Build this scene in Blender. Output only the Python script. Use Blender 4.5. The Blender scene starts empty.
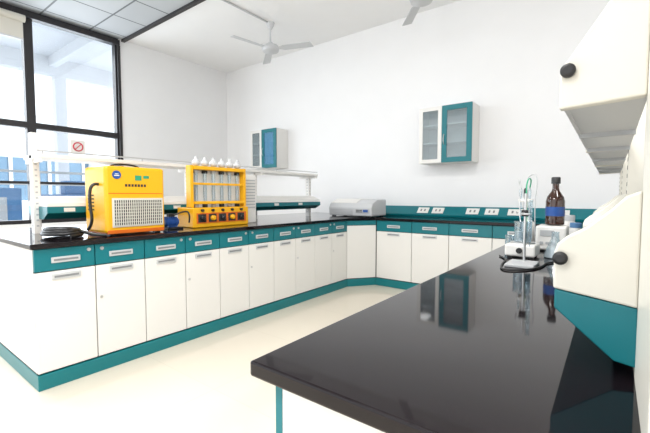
import bpy, bmesh, math
from mathutils import Vector, Matrix
S=bpy.context.scene
COL=S.collection
# ---------------------------------------------------------------- materials
def mat(name,col,rough=.5,metal=0,spec=.5,emit=None,es=1,coat=0):
    m=bpy.data.materials.new(name); m.use_nodes=True
    b=m.node_tree.nodes['Principled BSDF']
    b.inputs['Base Color'].default_value=(*col,1); b.inputs['Roughness'].default_value=rough
    b.inputs['Metallic'].default_value=metal; b.inputs['Specular IOR Level'].default_value=spec
    b.inputs['Coat Weight'].default_value=coat
    if emit: b.inputs['Emission Color'].default_value=(*emit,1); b.inputs['Emission Strength'].default_value=es
    return m
def noisy(name,c1,c2,scale=6,rough=.5,spec=.5,bump=0,detail=4):
    m=mat(name,c1,rough,0,spec); nt=m.node_tree; b=nt.nodes['Principled BSDF']
    tc=nt.nodes.new('ShaderNodeTexCoord'); n=nt.nodes.new('ShaderNodeTexNoise'); n.inputs['Scale'].default_value=scale; n.inputs['Detail'].default_value=detail
    r=nt.nodes.new('ShaderNodeMix'); r.data_type='RGBA'; r.inputs['A'].default_value=(*c1,1); r.inputs['B'].default_value=(*c2,1)
    nt.links.new(tc.outputs['Object'],n.inputs['Vector']); nt.links.new(n.outputs['Fac'],r.inputs['Factor']); nt.links.new(r.outputs['Result'],b.inputs['Base Color'])
    if bump:
        bp=nt.nodes.new('ShaderNodeBump'); bp.inputs['Strength'].default_value=bump; nt.links.new(n.outputs['Fac'],bp.inputs['Height']); nt.links.new(bp.outputs['Normal'],b.inputs['Normal'])
    return m
def tiles(name,c1,c2,cm,size,mortar,rough,spec=.5,off=(0,0)):
    m=mat(name,c1,rough,0,spec); nt=m.node_tree; b=nt.nodes['Principled BSDF']
    tc=nt.nodes.new('ShaderNodeTexCoord'); mp=nt.nodes.new('ShaderNodeMapping'); mp.inputs['Location'].default_value=(off[0],off[1],0)
    br=nt.nodes.new('ShaderNodeTexBrick'); br.offset=0; br.squash=1
    br.inputs['Scale'].default_value=1; br.inputs['Brick Width'].default_value=size; br.inputs['Row Height'].default_value=size
    br.inputs['Mortar Size'].default_value=mortar; br.inputs['Mortar Smooth'].default_value=.1
    br.inputs['Color1'].default_value=(*c1,1); br.inputs['Color2'].default_value=(*c2,1); br.inputs['Mortar'].default_value=(*cm,1)
    nt.links.new(tc.outputs['Object'],mp.inputs[0]); nt.links.new(mp.outputs[0],br.inputs['Vector']); nt.links.new(br.outputs['Color'],b.inputs['Base Color'])
    return m
def glassmat(name,tint,gl=.12,rough=.02,opaque=0.0,ocol=(.5,.6,.7)):
    m=bpy.data.materials.new(name); m.use_nodes=True; nt=m.node_tree; nt.nodes.clear()
    o=nt.nodes.new('ShaderNodeOutputMaterial'); t=nt.nodes.new('ShaderNodeBsdfTransparent'); t.inputs[0].default_value=(*tint,1)
    g=nt.nodes.new('ShaderNodeBsdfGlossy'); g.inputs['Roughness'].default_value=rough
    mx=nt.nodes.new('ShaderNodeMixShader'); mx.inputs[0].default_value=gl
    nt.links.new(t.outputs[0],mx.inputs[1]); nt.links.new(g.outputs[0],mx.inputs[2])
    last=mx
    if opaque>0:
        d=nt.nodes.new('ShaderNodeBsdfDiffuse'); d.inputs[0].default_value=(*ocol,1)
        m2=nt.nodes.new('ShaderNodeMixShader'); m2.inputs[0].default_value=opaque
        nt.links.new(mx.outputs[0],m2.inputs[1]); nt.links.new(d.outputs[0],m2.inputs[2]); last=m2
    nt.links.new(last.outputs[0],o.inputs[0]); return m
WALL=noisy('wall_paint',(.82,.82,.825),(.86,.86,.865),3,.6,.3,.01)
CEIL=noisy('ceiling_paint',(.86,.86,.86),(.89,.89,.89),4,.8,.2)
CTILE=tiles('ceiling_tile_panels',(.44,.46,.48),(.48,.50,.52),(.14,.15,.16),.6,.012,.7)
FLOOR=tiles('floor_cream_tile',(.73,.665,.555),(.74,.675,.565),(.66,.60,.50),.8,.002,.09,.55,(.2,.3))
WHITE=mat('white_laminate',(.77,.755,.725),.35)
CREAM=mat('cream_plastic',(.70,.675,.60),.35)
TEAL=mat('teal_laminate',(.0,.155,.185),.35)
TEALD=mat('teal_plinth',(.0,.165,.185),.4)
GRAN=noisy('black_granite',(.003,.002,.003),(.010,.006,.008),220,.05,.34,0,2)
GAP=mat('dark_gap',(.03,.03,.03),.8)
STEEL=mat('brushed_steel',(.62,.62,.62),.35,.9)
HAND=mat('grey_handle',(.60,.61,.62),.35,.3)
HANDD=mat('handle_recess',(.22,.23,.24),.5)
BLACK=mat('black_plastic',(.012,.012,.013),.4)
YEL=noisy('yellow_enamel',(.84,.42,.004),(.86,.44,.006),5,.35)
ORG=mat('orange_trim',(.70,.14,.005),.4)
BLUE=mat('blue_plastic',(.015,.08,.32),.4)
LBLUE=mat('light_blue_paint',(.10,.24,.46),.5)
GLZ=mat('blue_grey_glazing',(.16,.27,.38),.15)
GREEN=mat('green_label',(.02,.30,.16),.5)
GREYM=noisy('grey_metal',(.42,.43,.44),(.48,.49,.50),8,.4)
GREYL=mat('light_grey_plastic',(.56,.57,.585),.4)
GLASS=glassmat('window_glass',(.95,.98,1),.05)
CABG=glassmat('cabinet_glass',(.85,.90,.92),.08,.03,.16,(.5,.58,.62))
CABGB=glassmat('cabinet_glass_blue',(.50,.76,.92),.10,.03,.35,(.16,.45,.70))
LAB=glassmat('lab_glass',(.80,.88,.92),.2,.02,.08,(.6,.68,.72))
BROWN=mat('amber_glass',(.035,.008,.002),.08,0,.6,coat=.5)
FRAME=mat('window_frame_dark',(.018,.016,.018),.45)
CONC=noisy('outside_concrete',(.80,.81,.83),(.88,.89,.91),2,.8)
BLIND=mat('roller_blind_fabric',(.62,.60,.54),.8)
RED=mat('red_sticker',(.6,.02,.05),.5)
# ---------------------------------------------------------------- helpers
def empty(name,loc=(0,0,0)):
    e=bpy.data.objects.new(name,None); e.empty_display_size=.1; COL.objects.link(e); return e
def mk(name,vs,fs,m,par=None,bevel=0,smooth=False,seg=2):
    me=bpy.data.meshes.new(name); me.from_pydata([tuple(v) for v in vs],[],fs); me.update()
    bm=bmesh.new(); bm.from_mesh(me); bmesh.ops.recalc_face_normals(bm,faces=bm.faces); bm.to_mesh(me); bm.free()
    o=bpy.data.objects.new(name,me); COL.objects.link(o); me.materials.append(m)
    if par: o.parent=par
    if bevel:
        b=o.modifiers.new('b','BEVEL'); b.width=bevel; b.segments=seg; b.limit_method='ANGLE'
    if smooth:
        for p in me.polygons: p.use_smooth=True
    return o
def boxes(name,lst,m,par=None,bevel=0):
    vs=[];fs=[]
    for a,b in lst:
        x0,x1=sorted((a[0],b[0]));y0,y1=sorted((a[1],b[1]));z0,z1=sorted((a[2],b[2])); k=len(vs)
        vs+=[(x0,y0,z0),(x1,y0,z0),(x1,y1,z0),(x0,y1,z0),(x0,y0,z1),(x1,y0,z1),(x1,y1,z1),(x0,y1,z1)]
        fs+=[tuple(k+i for i in f) for f in ((0,3,2,1),(4,5,6,7),(0,1,5,4),(1,2,6,5),(2,3,7,6),(3,0,4,7))]
    return mk(name,vs,fs,m,par,bevel)
def box(name,a,b,m,par=None,bevel=0): return boxes(name,[(a,b)],m,par,bevel)
def prism(name,poly,axis,lo,hi,m,par=None,bevel=0):
    def P(u,v,t): return {'y':(u,t,v),'z':(u,v,t),'x':(t,u,v)}[axis]
    n=len(poly); vs=[P(u,v,lo) for u,v in poly]+[P(u,v,hi) for u,v in poly]
    fs=[tuple(range(n)),tuple(range(2*n-1,n-1,-1))]+[(i,(i+1)%n,n+(i+1)%n,n+i) for i in range(n)]
    return mk(name,vs,fs,m,par,bevel)
def lathe(name,prof,loc,m,par=None,axis='z',n=24,caps=True):
    vs=[];fs=[]
    for r,h in prof:
        for i in range(n):
            a=2*math.pi*i/n; c,s=r*math.cos(a),r*math.sin(a)
            v={'z':(c,s,h),'x':(h,c,s),'y':(c,h,s)}[axis]; vs.append((v[0]+loc[0],v[1]+loc[1],v[2]+loc[2]))
    for k in range(len(prof)-1):
        for i in range(n): fs.append((k*n+i,k*n+(i+1)%n,(k+1)*n+(i+1)%n,(k+1)*n+i))
    if caps: fs.append(tuple(range(n))); fs.append(tuple((len(prof)-1)*n+i for i in range(n)))
    o=mk(name,vs,fs,m,par)
    for p in o.data.polygons: p.use_smooth=len(p.vertices)==4
    md=o.modifiers.new('e','EDGE_SPLIT'); md.split_angle=math.radians(40)
    return o
def cyl(name,loc,r,h,m,par=None,axis='z',n=20): return lathe(name,[(r,0),(r,h)],loc,m,par,axis,n)
def tube(name,pts,r,m,par=None,smooth=True):
    cu=bpy.data.curves.new(name,'CURVE'); cu.dimensions='3D'; cu.bevel_depth=r; cu.bevel_resolution=3; cu.use_fill_caps=True
    if smooth:
        sp=cu.splines.new('NURBS'); sp.points.add(len(pts)-1)
        for p,q in zip(sp.points,pts): p.co=(*q,1)
        sp.use_endpoint_u=True; sp.order_u=3; sp.resolution_u=8
    else:
        sp=cu.splines.new('POLY'); sp.points.add(len(pts)-1)
        for p,q in zip(sp.points,pts): p.co=(*q,1)
    cu.materials.append(m); o=bpy.data.objects.new(name,cu); COL.objects.link(o)
    if par: o.parent=par
    return o
# ---------------------------------------------------------------- room
XL=-6.15; YB=4.85; HC=3.55; XR=3.4; Y0=-2.5; YT=2.86
box('floor',(XL-.2,Y0,-.1),(XR,YB+.2,0),FLOOR)
ce=empty('ceiling')
box('smooth_ceiling',(XL-.2,YT,HC),(XR,YB+.2,HC+.12),CEIL,ce)
box('tiled_ceiling',(XL-.2,Y0,HC),(XR,YT,HC+.12),CTILE,ce)
box('trim_ceiling_edge',(XL,YT-.02,HC-.035),(XR,YT+.03,HC-.001),FRAME,None)
box('wall_back',(XL-.2,YB,0),(XR,YB+.2,HC),WALL)
box('wall_right',(XR,Y0,0),(XR+.2,YB+.2,HC),WALL)
WY1=2.80; WZ0=.75
wl=empty('wall_left')
box('pier',(XL-.2,WY1,0),(XL,YB,HC),WALL,wl)
box('sill_wall',(XL-.2,Y0,0),(XL,WY1,WZ0),WALL,wl)
def window(name,y0,y1):
    w=empty(name); t=.05; d0=XL-.12; d1=XL-.02
    boxes('frame',[((d0,y0,WZ0),(d1,y0+t,HC)),((d0,y1-t,WZ0),(d1,y1,HC)),((d0,y0+t,HC-.09),(d1,y1-t,HC)),((d0,y0+t,WZ0),(d1,y1-t,WZ0+t)),((d0,y0+t,2.02),(d1,y1-t,2.10)),
        ((d0,y0+t,1.28),(d1,y1-t,1.315))],FRAME,w)
    box('glass_pane',(XL-.075,y0+t,WZ0+t),(XL-.07,y1-t,HC-.09),GLASS,w)
    return w
w1=window('window_1',1.66,WY1); window('window_2',.5,1.66); window('window_3',-.66,.5); window('window_4',-1.82,-.66)
box('trim_window_head',(XL-.0,Y0,HC-.11),(XL+.04,WY1,HC-.036),FRAME)
box('trim_window_jamb',(XL-.0,WY1-.03,WZ0),(XL+.025,WY1+.01,HC-.11),FRAME)
rb=empty('roller_blind')
cyl('roller',(XL+.10,.1,HC-.17),.045,1.5,BLIND,rb,'y')
box('fabric',(XL+.085,.12,HC-.42),(XL+.092,1.58,HC-.15),BLIND,rb)
box('bottom_bar',(XL+.08,.12,HC-.44),(XL+.097,1.58,HC-.415),GREYL,rb)
box('no_smoking_sticker',(XL-.066,2.12,1.74),(XL-.064,2.31,1.93),WHITE,w1)
tube('no_smoking_ring',[(XL-.062,2.215+.06*math.cos(i*math.pi/12),1.835+.06*math.sin(i*math.pi/12)) for i in range(25)],.008,RED,w1,False)
tube('no_smoking_bar',[(XL-.062,2.17,1.79),(XL-.062,2.26,1.88)],.006,RED,w1,False)
# ---------------------------------------------------------------- outside
box('outside_ground',(-16,-8,-.25),(XL-.25,12,-.12),CONC)
ob=empty('neighbouring_building')
boxes('facade',[((-13.4,-8,-.1),(-13,12,1.0)),((-13.4,-8,3.4),(-13,12,4.2)),((-13.4,-8,6.4),(-13,12,7.2))]+[((-13.4,y,1.0),(-12.9,y+.5,3.4)) for y in (-7,-4,-1,2,5,8)]+[((-13.4,y,4.2),(-12.9,y+.5,6.4)) for y in (-7,-4,-1,2,5,8)],CONC,ob)
boxes('glazing',[((-13.3,-6.5,1.0),(-13.25,8,2.2))],GLZ,ob)
boxes('glazing_bars',[((-13.25,y,1.0),(-13.2,y+.08,2.2)) for y in [-6+.9*i for i in range(16)]],CONC,ob)
boxes('canopy',[((-9.4,-6,3.95),(XL-.25,8,4.05)),((-9.4,-6,3.6),(-9.2,8,3.95))]+[((-9.2,y,3.75),(XL-.25,y+.12,3.95)) for y in (-2,1.2,2.8,4.4)]+[((-9.4,y,-.1),(-9.2,y+.2,3.6)) for y in (.3,2.9,4.6)],CONC,ob)
mc=empty('blue_workshop_machine')
boxes('body',[((-8.4,.2,-.1),(-7.7,1.9,1.25)),((-8.3,2.3,-.1),(-7.8,4.2,1.15)),((-8.3,.7,1.25),(-7.9,1.3,1.75)),((-8.2,2.6,1.15),(-7.95,3.1,1.4))],LBLUE,mc,.02)
boxes('panels',[((-7.7,.4,.5),(-7.68,.95,1.1)),((-7.7,1.1,.5),(-7.68,1.7,1.1)),((-7.8,2.5,.4),(-7.78,3.2,1.0)),((-7.8,3.3,.4),(-7.78,4.0,1.0)),((-7.9,.8,1.4),(-7.88,1.2,1.7))],GREYL,mc)
boxes('rails',[((-7.65,-.5,1.50),(-7.62,4.6,1.54)),((-7.65,-.5,1.3),(-7.62,4.6,1.33))]+[((-7.65,y,1.33),(-7.62,y+.04,1.5)) for y in (-.5,.8,2.1,3.3,4.5)]+[((-7.65,y,-.1),(-7.62,y+.04,1.3)) for y in (-.5,.8,2.1,3.3,4.5)],GREYM,mc)
# ---------------------------------------------------------------- benches
HB=.85; ST=.03; ZD=.685; ZP=.11
def handle_x(lst,lst2,x,y,z,w=.075):
    lst.append(((x,y-w,z-.017),(x+.008,y+w,z+.017))); lst2.append(((x+.0081,y-w+.012,z-.006),(x+.0095,y+w-.012,z+.006)))
def handle_y(lst,lst2,x,y,z,w=.085):
    lst.append(((x-w,y-.008,z-.017),(x+w,y,z+.017))); lst2.append(((x-w+.012,y-.0095,z-.006),(x+w-.012,y-.0081,z+.006)))
XF=-2.57; YE=.675; XBK=-3.95; YD=3.82
cb=empty('corner_lab_bench')
top=[(XBK,YE-.02),(XF+.02,YE-.02),(XF+.02,YD-.01),(-2.335,4.10),(-.47,4.10),(.75,4.10),(.75,YB-.003),(XBK,YB-.003)]
prism('granite_top',top,'z',HB-ST,HB,GRAN,cb,.004)
body=[(XBK+.02,YE),(XF-.02,YE),(XF-.02,YD-.01),(-2.345,4.14),(.7,4.14),(.7,YB-.005),(XBK+.02,YB-.005)]
prism('carcass',body,'z',.02,HB-ST,GAP,cb)
pl=[(XBK+.03,YE-.004),(XF+.004,YE-.004),(XF+.004,YD),(-2.34,4.116),(.7,4.116),(.7,YB-.006),(XBK+.03,YB-.006)]
prism('plinth',pl,'z',0,ZP-.02,TEALD,cb,.003)
doors=[];draw=[];h1=[];h2=[]
N=10; pitch=(YD-YE)/N
for i in range(N):
    a=YE+i*pitch+.003; b=YE+(i+1)*pitch-.003
    if i==0:a=YE
    doors.append(((XF-.02,a,ZP-.01),(XF,b,ZD-.003))) 
    draw.append(((XF-.02,a,ZD+.003),(XF,b,HB-ST-.004)))
    handle_x(h1,h2,XF,(a+b)/2,.748); handle_x(h1,h2,XF,(a+b)/2,.650)
xs=[-2.33,-1.86,-1.42,-.97,-.51]
for a,b in zip(xs[:-1],xs[1:]):
    doors.append(((a+.003,4.12,ZP-.01),(b-.003,4.14,ZD-.003))); draw.append(((a+.003,4.12,ZD+.003),(b-.003,4.14,HB-ST-.004)))
    handle_y(h1,h2,(a+b)/2,4.12,.748); handle_y(h1,h2,(a+b)/2,4.12,.650)
box('end_panel',(XBK+.02,YE-.001,ZP-.01),(XF-.021,YE+.02,HB-ST-.002),WHITE,cb)
boxes('doors',doors,WHITE,cb,.002); boxes('drawers',draw,TEAL,cb,.002)
boxes('handles',h1,HAND,cb,.003); boxes('handle_recesses',h2,HANDD,cb)
A=Vector((XF,YD+.002));B=Vector((-2.338,4.118)); n=Vector((B.y-A.y,-(B.x-A.x))).normalized()
for nm,z0,z1,m in (('corner_door',ZP-.01,.755,WHITE),('corner_drawer',.76,HB-ST-.004,TEAL)):
    q=[A,B,B-n*.02,A-n*.02]; prism(nm,[(v.x,v.y) for v in q],'z',z0,z1,m,cb,.001)
for i in range(0,N,2):
    y=YE+(i+1)*pitch
    cyl('lock',(XF,y-.035,.79),.011,.006,STEEL,cb,'x',12); cyl('lock',(XF,y+.04,.79),.011,.006,STEEL,cb,'x',12)
    cyl('door_lock',(XF,y+.03,.48),.009,.005,STEEL,cb,'x',12)
pb=empty('peninsula_lab_bench')
PX=-.465;PY=.405
box('granite_top',(PX,PY,HB-.026),(.70,4.098,HB),GRAN,pb,.004)
box('carcass',(PX+.046,PY+.046,.02),(.66,4.095,HB-ST-.001),GAP,pb)
box('plinth',(PX+.03,PY+.03,0),(.67,4.095,.098),TEALD,pb,.002)
box('corner_trim',(PX+.03,PY+.03,.1),(PX+.045,PY+.045,HB-.027),TEAL,pb)
dd=[];dr=[];h1=[]
for i in range(7):
    a=.46+i*.51; b=a+.504
    dd.append(((PX+.028,a,.10),(PX+.045,b,ZD-.003))); dr.append(((PX+.028,a,ZD+.003),(PX+.045,b,HB-ST-.004)))
    h1.append(((PX+.02,(a+b)/2-.08,.735),(PX+.028,(a+b)/2+.08,.765))); h1.append(((PX+.02,(a+b)/2-.08,.635),(PX+.028,(a+b)/2+.08,.665)))
boxes('doors',dd,WHITE,pb,.002); boxes('drawers',dr,TEAL,pb,.002); boxes('handles',h1,HAND,pb,.003)
box('end_panel',(PX+.046,PY+.03,.10),(.66,PY+.045,HB-.027),WHITE,pb)
# ---------------------------------------------------------------- reagent shelf on peninsula
rs=empty('peninsula_reagent_shelf')
cx=.095
def cap_low(sg):
    pts=[(.06,1.128),(.078,1.120),(.095,1.100),(.125,1.072),(.150,1.056),(.162,1.044),(.166,1.030),(.166,.972),(.06,.957)]
    return [(cx+sg*u,z) for u,z in pts]
def race(sg): return [(cx+sg*u,z) for u,z in [(.164,.970),(.06,.956),(.057,.868),(.085,.872),(.164,.940)]]
def cap_up(sg): return [(cx+sg*u,z) for u,z in [(.06,1.262),(.166,1.256),(.166,1.318),(.155,1.332),(.10,1.415),(.06,1.455)]]
for k,sg in enumerate((-1,1)):
    for j,y in enumerate((.70,1.45,2.2,2.95)):
        prism('lower_end_cap',cap_low(sg),'y',y,y+.022,CREAM,rs,.003)
        prism('upper_end_cap',cap_up(sg),'y',y,y+.022,CREAM,rs,.003)
        if j==0:
            lathe('knob',[(.0095,0),(.0105,-.003),(.0105,-.009),(.006,-.012)],(cx+sg*.155,y,1.312),BLACK,rs,'y',18)
            lathe('knob',[(.0095,0),(.0105,-.003),(.0105,-.009),(.006,-.012)],(cx+sg*.157,y,1.022),BLACK,rs,'y',18)
    prism('socket_raceway',race(sg),'y',.702,2.97,TEAL,rs,.002)
    xa,xb=sorted((cx+sg*.058,cx+sg*.160))
    box('upper_shelf_board',(xa,.722,1.264),(xb,2.95,1.280),GREYL,rs)
    boxes('upper_shelf_ribs',[((xa,y,1.254),(xb,y+.012,1.264)) for y in (1.06,1.40,1.8,2.5)],GREYM,rs)
    box('upper_shelf_lip',(cx+sg*.160-.003,.722,1.262),(cx+sg*.160+.003,2.95,1.30),GREYL,rs)
    box('lower_shelf_board',(xa,.722,.985),(xb,2.95,.998),CREAM,rs)
    tube('guard_rail',[(cx+sg*.155,.72,1.312),(cx+sg*.155,2.96,1.312)],.005,STEEL,rs,False)
    tube('guard_rail',[(cx+sg*.157,.72,1.022),(cx+sg*.157,2.96,1.022)],.005,STEEL,rs,False)
for y in (.47,1.45,2.2,2.95):
    box('upright',(cx-.06,y,HB),(cx+.06,y+(.245 if y<.6 else .05),1.75),CREAM,rs,.002)
    if y>.6: boxes('upright_slots',[((cx-.0606,y+.012+j*.02,z),(cx-.0600,y+.018+j*.02,z+.012)) for z in [1.0+.025*i for i in range(20)] for j in (0,1)],GAP,rs)
# ---------------------------------------------------------------- reagent shelf on corner bench
ls=empty('bench_reagent_shelf'); cx=-3.3
ps=(.87,2.1,2.95,3.93)
for j,y in enumerate(ps):
    box('upright',(cx-.03,y,HB),(cx+.03,y+.045,1.57 if j==0 else 1.42),WHITE,ls,.002)
    boxes('upright_slots',[((cx-.03+.02,y-.001,z),(cx-.03+.04,y,z+.012)) for z in [.9+.04*i for i in range(12)]],GREYM,ls)
    boxes('upright_slots',[((cx+.03,y+.015,z),(cx+.031,y+.03,z+.012)) for z in [.9+.04*i for i in range(12)]],GREYM,ls)
    boxes('shelf_bracket',[((cx-.15,y+.01,1.355),(cx+.15,y+.03,1.385))],WHITE,ls)
box('top_shelf',(cx-.15,.87,1.385),(cx+.15,3.975,1.412),WHITE,ls,.003)
boxes('top_rail',[((cx+.135,.87,1.43),(cx+.145,3.975,1.44))]+[((cx+.137,y,1.41),(cx+.143,y+.008,1.43)) for y in (.9,1.6,2.4,3.2,3.95)],STEEL,ls)
for sg in (-1,1):
    pts=[(.03,1.12),(.09,1.115),(.20,1.07),(.205,1.045),(.03,1.045)]
    prism('raceway_cover',[(cx+sg*u,z) for u,z in pts],'y',.90,3.96,WHITE,ls,.002)
    prism('socket_raceway',[(cx+sg*u,z) for u,z in [(.03,1.044),(.203,1.044),(.205,1.0),(.12,.955),(.03,.955)]],'y',.90,3.96,TEAL,ls,.002)
boxes('sockets',[((cx+.2035,y,1.008),(cx+.2075,y+.07,1.036)) for y in [1.0+i*.42 for i in range(7)]],WHITE,ls)
# ---------------------------------------------------------------- back wall raceway
wr=empty('wall_socket_raceway')
prism('raceway',[(YB-.004,HB+.002),(YB-.16,HB+.002),(YB-.17,HB+.03),(YB-.06,HB+.135),(YB-.004,HB+.135)],'x',-2.95,.70,TEAL,wr,.002)
nv=Vector((0,-.105,.110)).normalized()
vs=[];fs=[];v2=[];f2=[]
def plate(V,F,x0,x1,t0,t1,h):
    p0=Vector((0,YB-.17,HB+.03)); p1=Vector((0,YB-.06,HB+.135)); k=len(V)
    for hh in (0.0005,h):
        for (x,t) in ((x0,t0),(x1,t0),(x1,t1),(x0,t1)):
            p=p0.lerp(p1,t)+nv*hh; V.append((x,p.y,p.z))
    F+= [tuple(k+i for i in f) for f in ((0,3,2,1),(4,5,6,7),(0,1,5,4),(1,2,6,5),(2,3,7,6),(3,0,4,7))]
for x in (-2.05,-1.85,-1.42,-1.20,-.95,-.5,-.1):
    plate(vs,fs,x,x+.15,.15,.8,.008)
    plate(v2,f2,x+.04,x+.06,.35,.6,.0095); plate(v2,f2,x+.09,x+.11,.35,.6,.0095)
mk('socket_plates',vs,fs,WHITE,wr,.002); mk('socket_holes',v2,f2,HANDD,wr)
# ---------------------------------------------------------------- wall cabinets
def wallcab(name,x0,xm,x1,z0,z1,gm):
    c=empty(name); yf=YB-.30; t=.016
    za=z0*.65+z1*.35; zb=z0*.33+z1*.67
    boxes('carcass',[((x0,yf+.021,z0),(x0+t,YB-.002,z1)),((x1-t,yf+.021,z0),(x1,YB-.002,z1)),((x0+t,yf+.021,z0),(x1-t,YB-.002,z0+t)),((x0+t,yf+.021,z1-t),(x1-t,YB-.002,z1)),((x0+t,YB-.012,z0+t),(x1-t,YB-.002,z1-t))],WHITE,c)
    boxes('shelves',[((x0+t,yf+.04,z),(x1-t,YB-.013,z+t)) for z in (za,zb)],WHITE,c)
    for a,b,m,nm,w in ((x0,xm,WHITE,'white_door',.045),(xm,x1,TEAL,'teal_door',.06)):
        a+=.002;b-=.002
        boxes(nm,[((a,yf,z0),(a+w,yf+.02,z1)),((b-w,yf,z0),(b,yf+.02,z1)),((a+w,yf,z0),(b-w,yf+.02,z0+w)),((a+w,yf,z1-w),(b-w,yf+.02,z1))],m,c)
        box('door_glass',(a+w,yf+.008,z0+w),(b-w,yf+.012,z1-w),gm if m==TEAL else CABG,c)
    tube('door_handle',[(xm+.03,yf,z0+.22),(xm+.03,yf-.025,z0+.24),(xm+.03,yf-.025,z0+.32),(xm+.03,yf,z0+.34)],.005,STEEL,c)
    return c
wallcab('glass_wall_cabinet',-1.97,-1.68,-1.32,1.53,2.215,CABG)
wallcab('glass_wall_cabinet.001',-5.13,-4.85,-4.50,1.60,2.26,CABGB)
# ---------------------------------------------------------------- ceiling fans
def fan(name,x,y,rot,drop=.36):
    f=empty(name); z=HC-drop
    lathe('canopy',[(.02,-.09),(.055,-.03),(.06,0)],(x,y,HC),GREYL,f)
    cyl('rod',(x,y,z+.03),.012,drop-.03,GREYL,f)
    lathe('motor',[(.03,.09),(.05,.06),(.11,.04),(.125,.0),(.11,-.035),(.05,-.06),(.02,-.065)],(x,y,z),GREYL,f)
    for k in range(3):
        a=rot+k*2*math.pi/3; d=Vector((math.cos(a),math.sin(a),0)); p=Vector((-d.y,d.x,0)); c=Vector((x,y,z))
        def V(r,w,h): q=c+d*r+p*w; return (q.x,q.y,q.z+h)
        pts=[V(.10,-.02,0),V(.2,-.045,.01),V(.60,-.065,.012),V(.62,.05,-.012),V(.2,.055,-.012),V(.10,.02,0)]
        vv=pts+[(q[0],q[1],q[2]+.008) for q in pts]; n=6
        mk('blade',vv,[tuple(range(n)),tuple(range(n,2*n))]+[(i,(i+1)%n,n+(i+1)%n,n+i) for i in range(n)],GREYL,f)
fan('ceiling_fan',-3.90,3.85,math.radians(22)); fan('ceiling_fan.001',-1.66,3.85,math.radians(10))
tube('ceiling_conduit',[(-3.90,3.80,HC-.012),(-3.90,1.2,HC-.012)],.012,GREYL,None,False)
# ---------------------------------------------------------------- yellow cooling unit
g=empty('yellow_cooling_unit'); X=-2.69; a,b=1.11,1.53; z0,z1=.865,1.325
box('housing',(X-.34,a,z0),(X,b,z1),YEL,g,.02)
box('base_trim',(X-.335,a+.01,z0-.004),(X+.003,b-.01,z0+.022),ORG,g,.003)
boxes('feet',[((X-.32,y,HB),(X-.28,y+.04,z0)) for y in (a+.03,b-.07)]+[((X-.06,y,HB),(X-.02,y+.04,z0)) for y in (a+.03,b-.07)],BLACK,g)
box('grille_panel',(X,a+.04,.905),(X+.006,b-.02,1.105),CREAM,g,.002)
boxes('grille_slots',[((X+.0061,a+.055+i*.0148,.915),(X+.0075,a+.062+i*.0148,1.095)) for i in range(23)],GAP,g)
boxes('grille_slots',[((X+.0076,a+.05,.915+i*.022),(X+.0095,b-.03,.919+i*.022)) for i in range(9)],CREAM,g)
lathe('round_badge',[(.029,0),(.029,.004)],(X,a+.075,1.265),BLUE,g,'x')
boxes('badge_mark',[((X+.004,a+.058,1.257),(X+.006,a+.092,1.263)),((X+.004,a+.064,1.268),(X+.006,a+.086,1.273))],WHITE,g)
boxes('green_label',[((X,a+.20,1.23),(X+.003,a+.245,1.265)),((X,a+.26,1.245),(X+.003,a+.30,1.265))],GREEN,g)
boxes('name_plate_print',[((X,a+.13+i*.022,1.185),(X+.002,a+.145+i*.022,1.203)) for i in range(7)],GAP,g)
boxes('name_plate_line',[((X,a+.02,1.135),(X+.0015,b-.02,1.141))],ORG,g)
tube('carry_handle',[(X-.17,a+.1,z1-.01),(X-.17,a+.1,z1+.025),(X-.17,b-.1,z1+.025),(X-.17,b-.1,z1-.01)],.007,BLACK,g)
tube('side_hose',[(X-.10,a,1.20),(X-.10,a-.05,1.21),(X-.10,a-.06,1.08),(X-.10,a-.04,.93),(X-.14,a-.06,.89)],.010,BLACK,g)
boxes('side_vents',[((X-.28,a-.002,1.02+i*.025),(X-.18,a,1.03+i*.025)) for i in range(5)],GAP,g)
pts=[]
for i in range(60):
    t=i/59; an=t*6*math.pi; pts.append((-2.90+.15*math.cos(an)*(1-.2*t),.92+.11*math.sin(an)*(1-.2*t),HB+.012+.045*t))
pts+=[(-2.80,1.02,HB+.03),(-2.70,1.04,HB+.012),(-2.66,1.10,HB+.011)]
tube('coiled_black_hose',pts,.011,BLACK)
# ---------------------------------------------------------------- yellow rack
g=empty('yellow_digestion_rack'); X=-2.78; a,b=1.83,2.43
box('base',(X-.24,a,HB),(X,b,1.02),YEL,g,.008)
box('front_recess',(X,a+.03,.885),(X+.002,b-.03,.975),ORG,g)
boxes('burner_pockets',[((X+.0021,a+.045+i*.105,.895),(X+.004,a+.125+i*.105,.965)) for i in range(5)],GAP,g)
for i in range(5):
    lathe('valve_knob',[(.022,0),(.022,.02),(.015,.028)],(X+.004,a+.085+i*.105,.93),YEL if i%2 else BLACK,g,'x')
    lathe('upper_knob',[(.012,0),(.012,.02),(.007,.024)],(X,a+.085+i*.105,.997),BLACK,g,'x')
boxes('side_posts',[((X-.10,a,1.021),(X-.03,a+.03,1.38)),((X-.10,b-.03,1.021),(X-.03,b,1.38))],YEL,g,.004)
boxes('rails',[((X-.11,a+.031,1.345),(X-.01,b-.031,1.375)),((X-.05,a+.031,1.05),(X-.02,b-.031,1.075)),((X-.05,a+.031,1.215),(X-.03,b-.031,1.235))],YEL,g,.004)
box('back_plate',(X-.10,a+.03,1.021),(X-.09,b-.03,1.344),WHITE,g)
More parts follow.
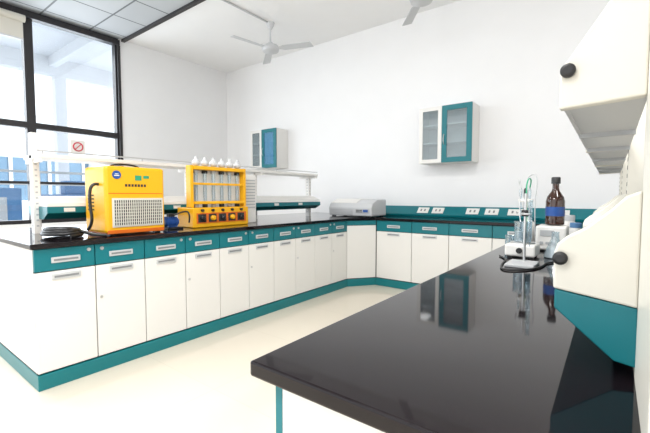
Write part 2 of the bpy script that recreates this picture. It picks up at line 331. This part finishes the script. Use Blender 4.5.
for i in range(6):
    y=a+.075+i*.089
    cyl('glass_tube',(X-.065,y,1.06),.015,.27,LAB,g)
    cyl('liquid_column',(X-.065,y,1.08),.009,.13,GREYM,g,n=12)
    boxes('tube_cap',[((X-.085,y-.02,1.315),(X-.051,y+.02,1.344)),((X-.085,y-.018,1.021),(X-.051,y+.018,1.062))],BLACK if i%2 else GREYM,g,.004)
    lathe('condenser_bulb',[(.012,0),(.03,.012),(.036,.028),(.034,.042),(.022,.055),(.014,.062),(.013,.082)],(X-.06,y,1.375),GREYL,g)
g=empty('louvred_power_box')
box('case',(-3.07,b+.04,HB),(-2.90,b+.21,1.33),WHITE,g,.006)
boxes('louvres',[((-2.90,b+.06,1.0+i*.03),(-2.892,b+.19,1.012+i*.03)) for i in range(10)],GREYM,g)
g=empty('blue_vacuum_pump')
box('base_plate',(-2.96,1.62,HB),(-2.80,1.75,.865),BLACK,g,.004)
lathe('motor_body',[(.028,0),(.038,.01),(.038,.11),(.028,.12)],(-2.88,1.625,.908),BLUE,g,'y')
boxes('motor_fins',[((-2.922,1.64+i*.018,.867),(-2.838,1.645+i*.018,.95)) for i in range(5)],BLUE,g)
box('terminal_box',(-2.90,1.66,.943),(-2.86,1.71,.975),BLACK,g,.003)
tube('pump_hose',[(-2.86,1.70,.96),(-2.80,1.76,1.00),(-2.76,1.79,.98),(-2.78,1.79,.90)],.007,BLACK,g)
# ---------------------------------------------------------------- analyser on corner
g=empty('benchtop_spectrometer'); x0,x1,y0,y1=-3.07,-2.40,4.12,4.50
prism('body',[(y0,HB+.012),(y0-.01,HB+.12),(y0+.03,HB+.18),(y0+.15,HB+.225),(y1,HB+.225),(y1,HB+.012)],'x',x0,x1,GREYL,g,.012)
prism('lid',[(y0+.028,HB+.186),(y0+.15,HB+.233),(y1-.02,HB+.233),(y1-.02,HB+.216),(y0+.15,HB+.216),(y0+.03,HB+.175)],'x',x0+.02,x0+.42,WHITE,g,.004)
boxes('feet',[((x,y,HB),(x+.04,y+.04,HB+.014)) for x in (x0+.03,x1-.07) for y in (y0+.03,y1-.07)],BLACK,g)
box('control_panel',(x1-.24,y0-.012,HB+.05),(x1-.03,y0-.004,HB+.105),GREYM,g,.003)
boxes('keys',[((x1-.22+i*.03,y0-.016,HB+.06+j*.02),(x1-.20+i*.03,y0-.012,HB+.072+j*.02)) for i in range(3) for j in range(2)],BLACK,g)
box('display',(x1-.12,y0-.015,HB+.062),(x1-.05,y0-.012,HB+.095),BLUE,g)
boxes('front_slots',[((x0+.04,y0-.011,HB+.03+i*.018),(x1-.28,y0-.003,HB+.038+i*.018)) for i in range(4)],GREYM,g)
# ---------------------------------------------------------------- titration gear on peninsula
g=empty('retort_stand'); x,y=-.27,1.62
box('base',(x-.05,y-.07,HB),(x+.05,y+.07,HB+.012),GREYM,g,.003)
cyl('rod',(x,y+.04,HB+.01),.005,.27,STEEL,g)
box('clamp_boss',(x-.012,y+.028,1.04),(x+.012,y+.052,1.065),BLACK,g,.002)
tube('clamp_arm',[(x,y+.04,1.052),(x-.02,y-.03,1.052),(x+.03,y-.04,1.052)],.004,STEEL,g)
lathe('burette',[(.002,0),(.003,.02),(.007,.03),(.007,.17),(.009,.175)],(x+.03,y-.04,.93),LAB,g,n=12)
g=empty('magnetic_stirrer'); x,y=-.31,1.86
box('body',(x-.06,y-.07,HB+.008),(x+.06,y+.07,HB+.06),WHITE,g,.008)
boxes('feet',[((x-.05+i*.08,y-.06+j*.1,HB),(x-.03+i*.08,y-.04+j*.1,HB+.01)) for i in (0,1) for j in (0,1)],BLACK,g)
cyl('plate',(x,y,HB+.06),.05,.006,STEEL,g)
lathe('dial',[(.012,0),(.012,-.012)],(x,y-.07,HB+.035),BLACK,g,'y')
def beaker(name,x,y,z,k=1):
    g=empty(name)
    lathe('wall',[(r*k,h*k) for r,h in [(.033,0),(.035,.004),(.035,.085),(.038,.09),(.036,.09),(.033,.085),(.033,.006)]],(x,y,z),LAB,g)
    cyl('liquid',(x,y,z+.005),.031*k,.04*k,GREYL,g)
beaker('glass_beaker',x,y,HB+.067)
beaker('glass_beaker.001',-.385,2.02,HB+.001,.85)
g=empty('conical_flask'); 
lathe('wall',[(.040,0),(.043,.005),(.040,.02),(.015,.085),(.014,.11),(.017,.114)],(-.19,1.90,HB),LAB,g)
lathe('liquid',[(.039,.003),(.039,.02),(.030,.04)],(-.19,1.90,HB),GREYL,g)
g=empty('titrator_unit'); x,y=-.23,2.15
box('housing',(x-.065,y-.05,HB+.006),(x+.065,y+.09,HB+.125),WHITE,g,.01)
boxes('feet',[((x-.055+i*.085,y-.04+j*.1,HB),(x-.03+i*.085,y-.02+j*.1,HB+.01)) for i in (0,1) for j in (0,1)],BLACK,g)
box('display',(x-.045,y-.053,HB+.075),(x+.015,y-.05,HB+.105),GREYM,g,.002)
boxes('buttons',[((x-.045+i*.025,y-.053,HB+.035),(x-.03+i*.025,y-.05,HB+.048)) for i in range(4)],GREYM,g)
g=empty('electrode_stand'); xe,ye=-.345,2.12
lathe('foot',[(.030,0),(.030,.008),(.012,.014)],(xe,ye+.02,HB),GREYM,g)
cyl('mast',(xe,ye+.02,HB+.01),.006,.29,STEEL,g)
box('electrode_holder',(xe-.03,ye-.03,1.09),(xe+.03,ye+.03,1.105),WHITE,g,.003)
for dx,l in ((-.02,.10),(.0,.09),(.02,.11)): lathe('electrode',[(.002,0),(.005,.01),(.005,l),(.007,l+.01),(.007,l+.04),(.003,l+.05)],(xe+dx,ye-.018,1.09-l+.02),LAB if dx else BLACK,g,n=12)
tube('tube_a',[(xe,ye-.018,1.15),(xe,ye,1.21),(xe+.04,ye-.01,1.235),(xe+.06,ye-.06,1.19),(xe+.05,ye-.08,1.06),(xe+.06,ye-.09,.93)],.0025,GREYM,g)
tube('tube_b',[(xe-.02,ye-.018,1.16),(xe-.03,ye-.03,1.20),(xe-.01,ye-.08,1.19),(xe+.0,ye-.16,1.0),(xe+.02,ye-.18,.97)],.0025,GREYM,g)
tube('tube_c',[(xe+.02,ye-.018,1.16),(xe+.03,ye-.02,1.21),(xe+.01,ye-.06,1.20),(xe+.03,ye-.15,1.05),(xe+.04,ye-.2,.97)],.003,GREEN,g)
g=empty('amber_reagent_bottle'); x,y=-.222,2.17; k=.9; zb=HB+.127
lathe('glass_body',[(r*k,h*k) for r,h in [(.038,0),(.046,.006),(.046,.13),(.040,.155),(.020,.185),(.016,.20),(.016,.225)]],(x,y,zb),BROWN,g)
lathe('cap',[(r*k,h*k) for r,h in [(.022,.226),(.022,.258),(.019,.262)]],(x,y,zb),BLACK,g)
lathe('label',[(.0466*k,.05*k),(.0466*k,.10*k)],(x,y,zb),BLUE,g,caps=False)
g=empty('wash_bottle'); x,y=-.37,2.38
lathe('bottle',[(.03,0),(.034,.005),(.034,.10),(.026,.125),(.014,.135),(.014,.15)],(x,y,HB),WHITE,g)
tube('spout',[(x,y,HB+.15),(x,y,HB+.19),(x-.03,y-.03,HB+.20),(x-.05,y-.05,HB+.18)],.003,WHITE,g)
for i,(x,y,k) in enumerate(((-.20,2.62,1.0),(-.15,2.42,.8))):
    g=empty('white_reagent_jar' if i==0 else 'white_reagent_jar.001')
    lathe('jar',[(.036*k,0),(.04*k,.006),(.04*k,.11*k),(.030*k,.125*k)],(x,y,HB),WHITE,g)
    lathe('lid',[(.034*k,.126*k),(.034*k,.155*k),(.030*k,.158*k)],(x,y,HB),LBLUE if i else GREYL,g)
tube('power_cable',[(-.20,2.08,HB+.004),(-.13,1.98,HB+.004),(-.14,1.80,HB+.004),(-.20,1.73,HB+.004),(-.20,1.6,HB+.004),(-.24,1.5,HB+.004),(-.31,1.45,HB+.004),(-.34,1.6,HB+.004),(-.34,1.72,HB+.004),(-.39,1.80,HB+.004)],.0035,BLACK)
# ---------------------------------------------------------------- lights / world / camera
w=bpy.data.worlds.new('World'); S.world=w; w.use_nodes=True
bg=w.node_tree.nodes['Background']; bg.inputs[0].default_value=(.97,.985,1,1); bg.inputs[1].default_value=1.35
def area(name,loc,rot,sx,sy,e,col=(1,1,1)):
    l=bpy.data.lights.new(name,'AREA'); l.shape='RECTANGLE'; l.size=sx; l.size_y=sy; l.energy=e; l.color=col
    o=bpy.data.objects.new(name,l); o.location=loc; o.rotation_euler=rot; COL.objects.link(o); return o
area('window_daylight',(XL-.4,.5,2.1),(0,math.radians(-90),0),2.6,4.4,125,(.97,.985,1))
for i,(x,y) in enumerate(((-4,.6),(-1,.6),(1.8,.6),(-1,-1.5),(1.8,-1.5))):  # added fill lights under the ceiling to brighten the room, no real fixtures
    area('ceiling_fill.%03d'%i,(x,y,HC-.05),(0,0,0),1.2,.6,46,(1,.985,.96))
sl=bpy.data.lights.new('sun','SUN'); sl.energy=3; sl.angle=.02; so=bpy.data.objects.new('sun',sl); COL.objects.link(so); so.location=(5,5,8)
so.rotation_euler=Vector((-1,-.5,-1.1)).to_track_quat('-Z','Y').to_euler()
cam=bpy.data.cameras.new('camera'); co=bpy.data.objects.new('camera',cam); COL.objects.link(co); S.camera=co
cam.sensor_width=36; cam.lens=36*376/650; cam.clip_start=.02
F=376; pit=math.atan(20.5/F); yaw=math.atan(287/math.hypot(F,20.5))
co.location=(0,0,1.12); co.rotation_euler=(math.pi/2-pit,0,yaw)
S.view_settings.view_transform='Standard'; S.view_settings.exposure=.46
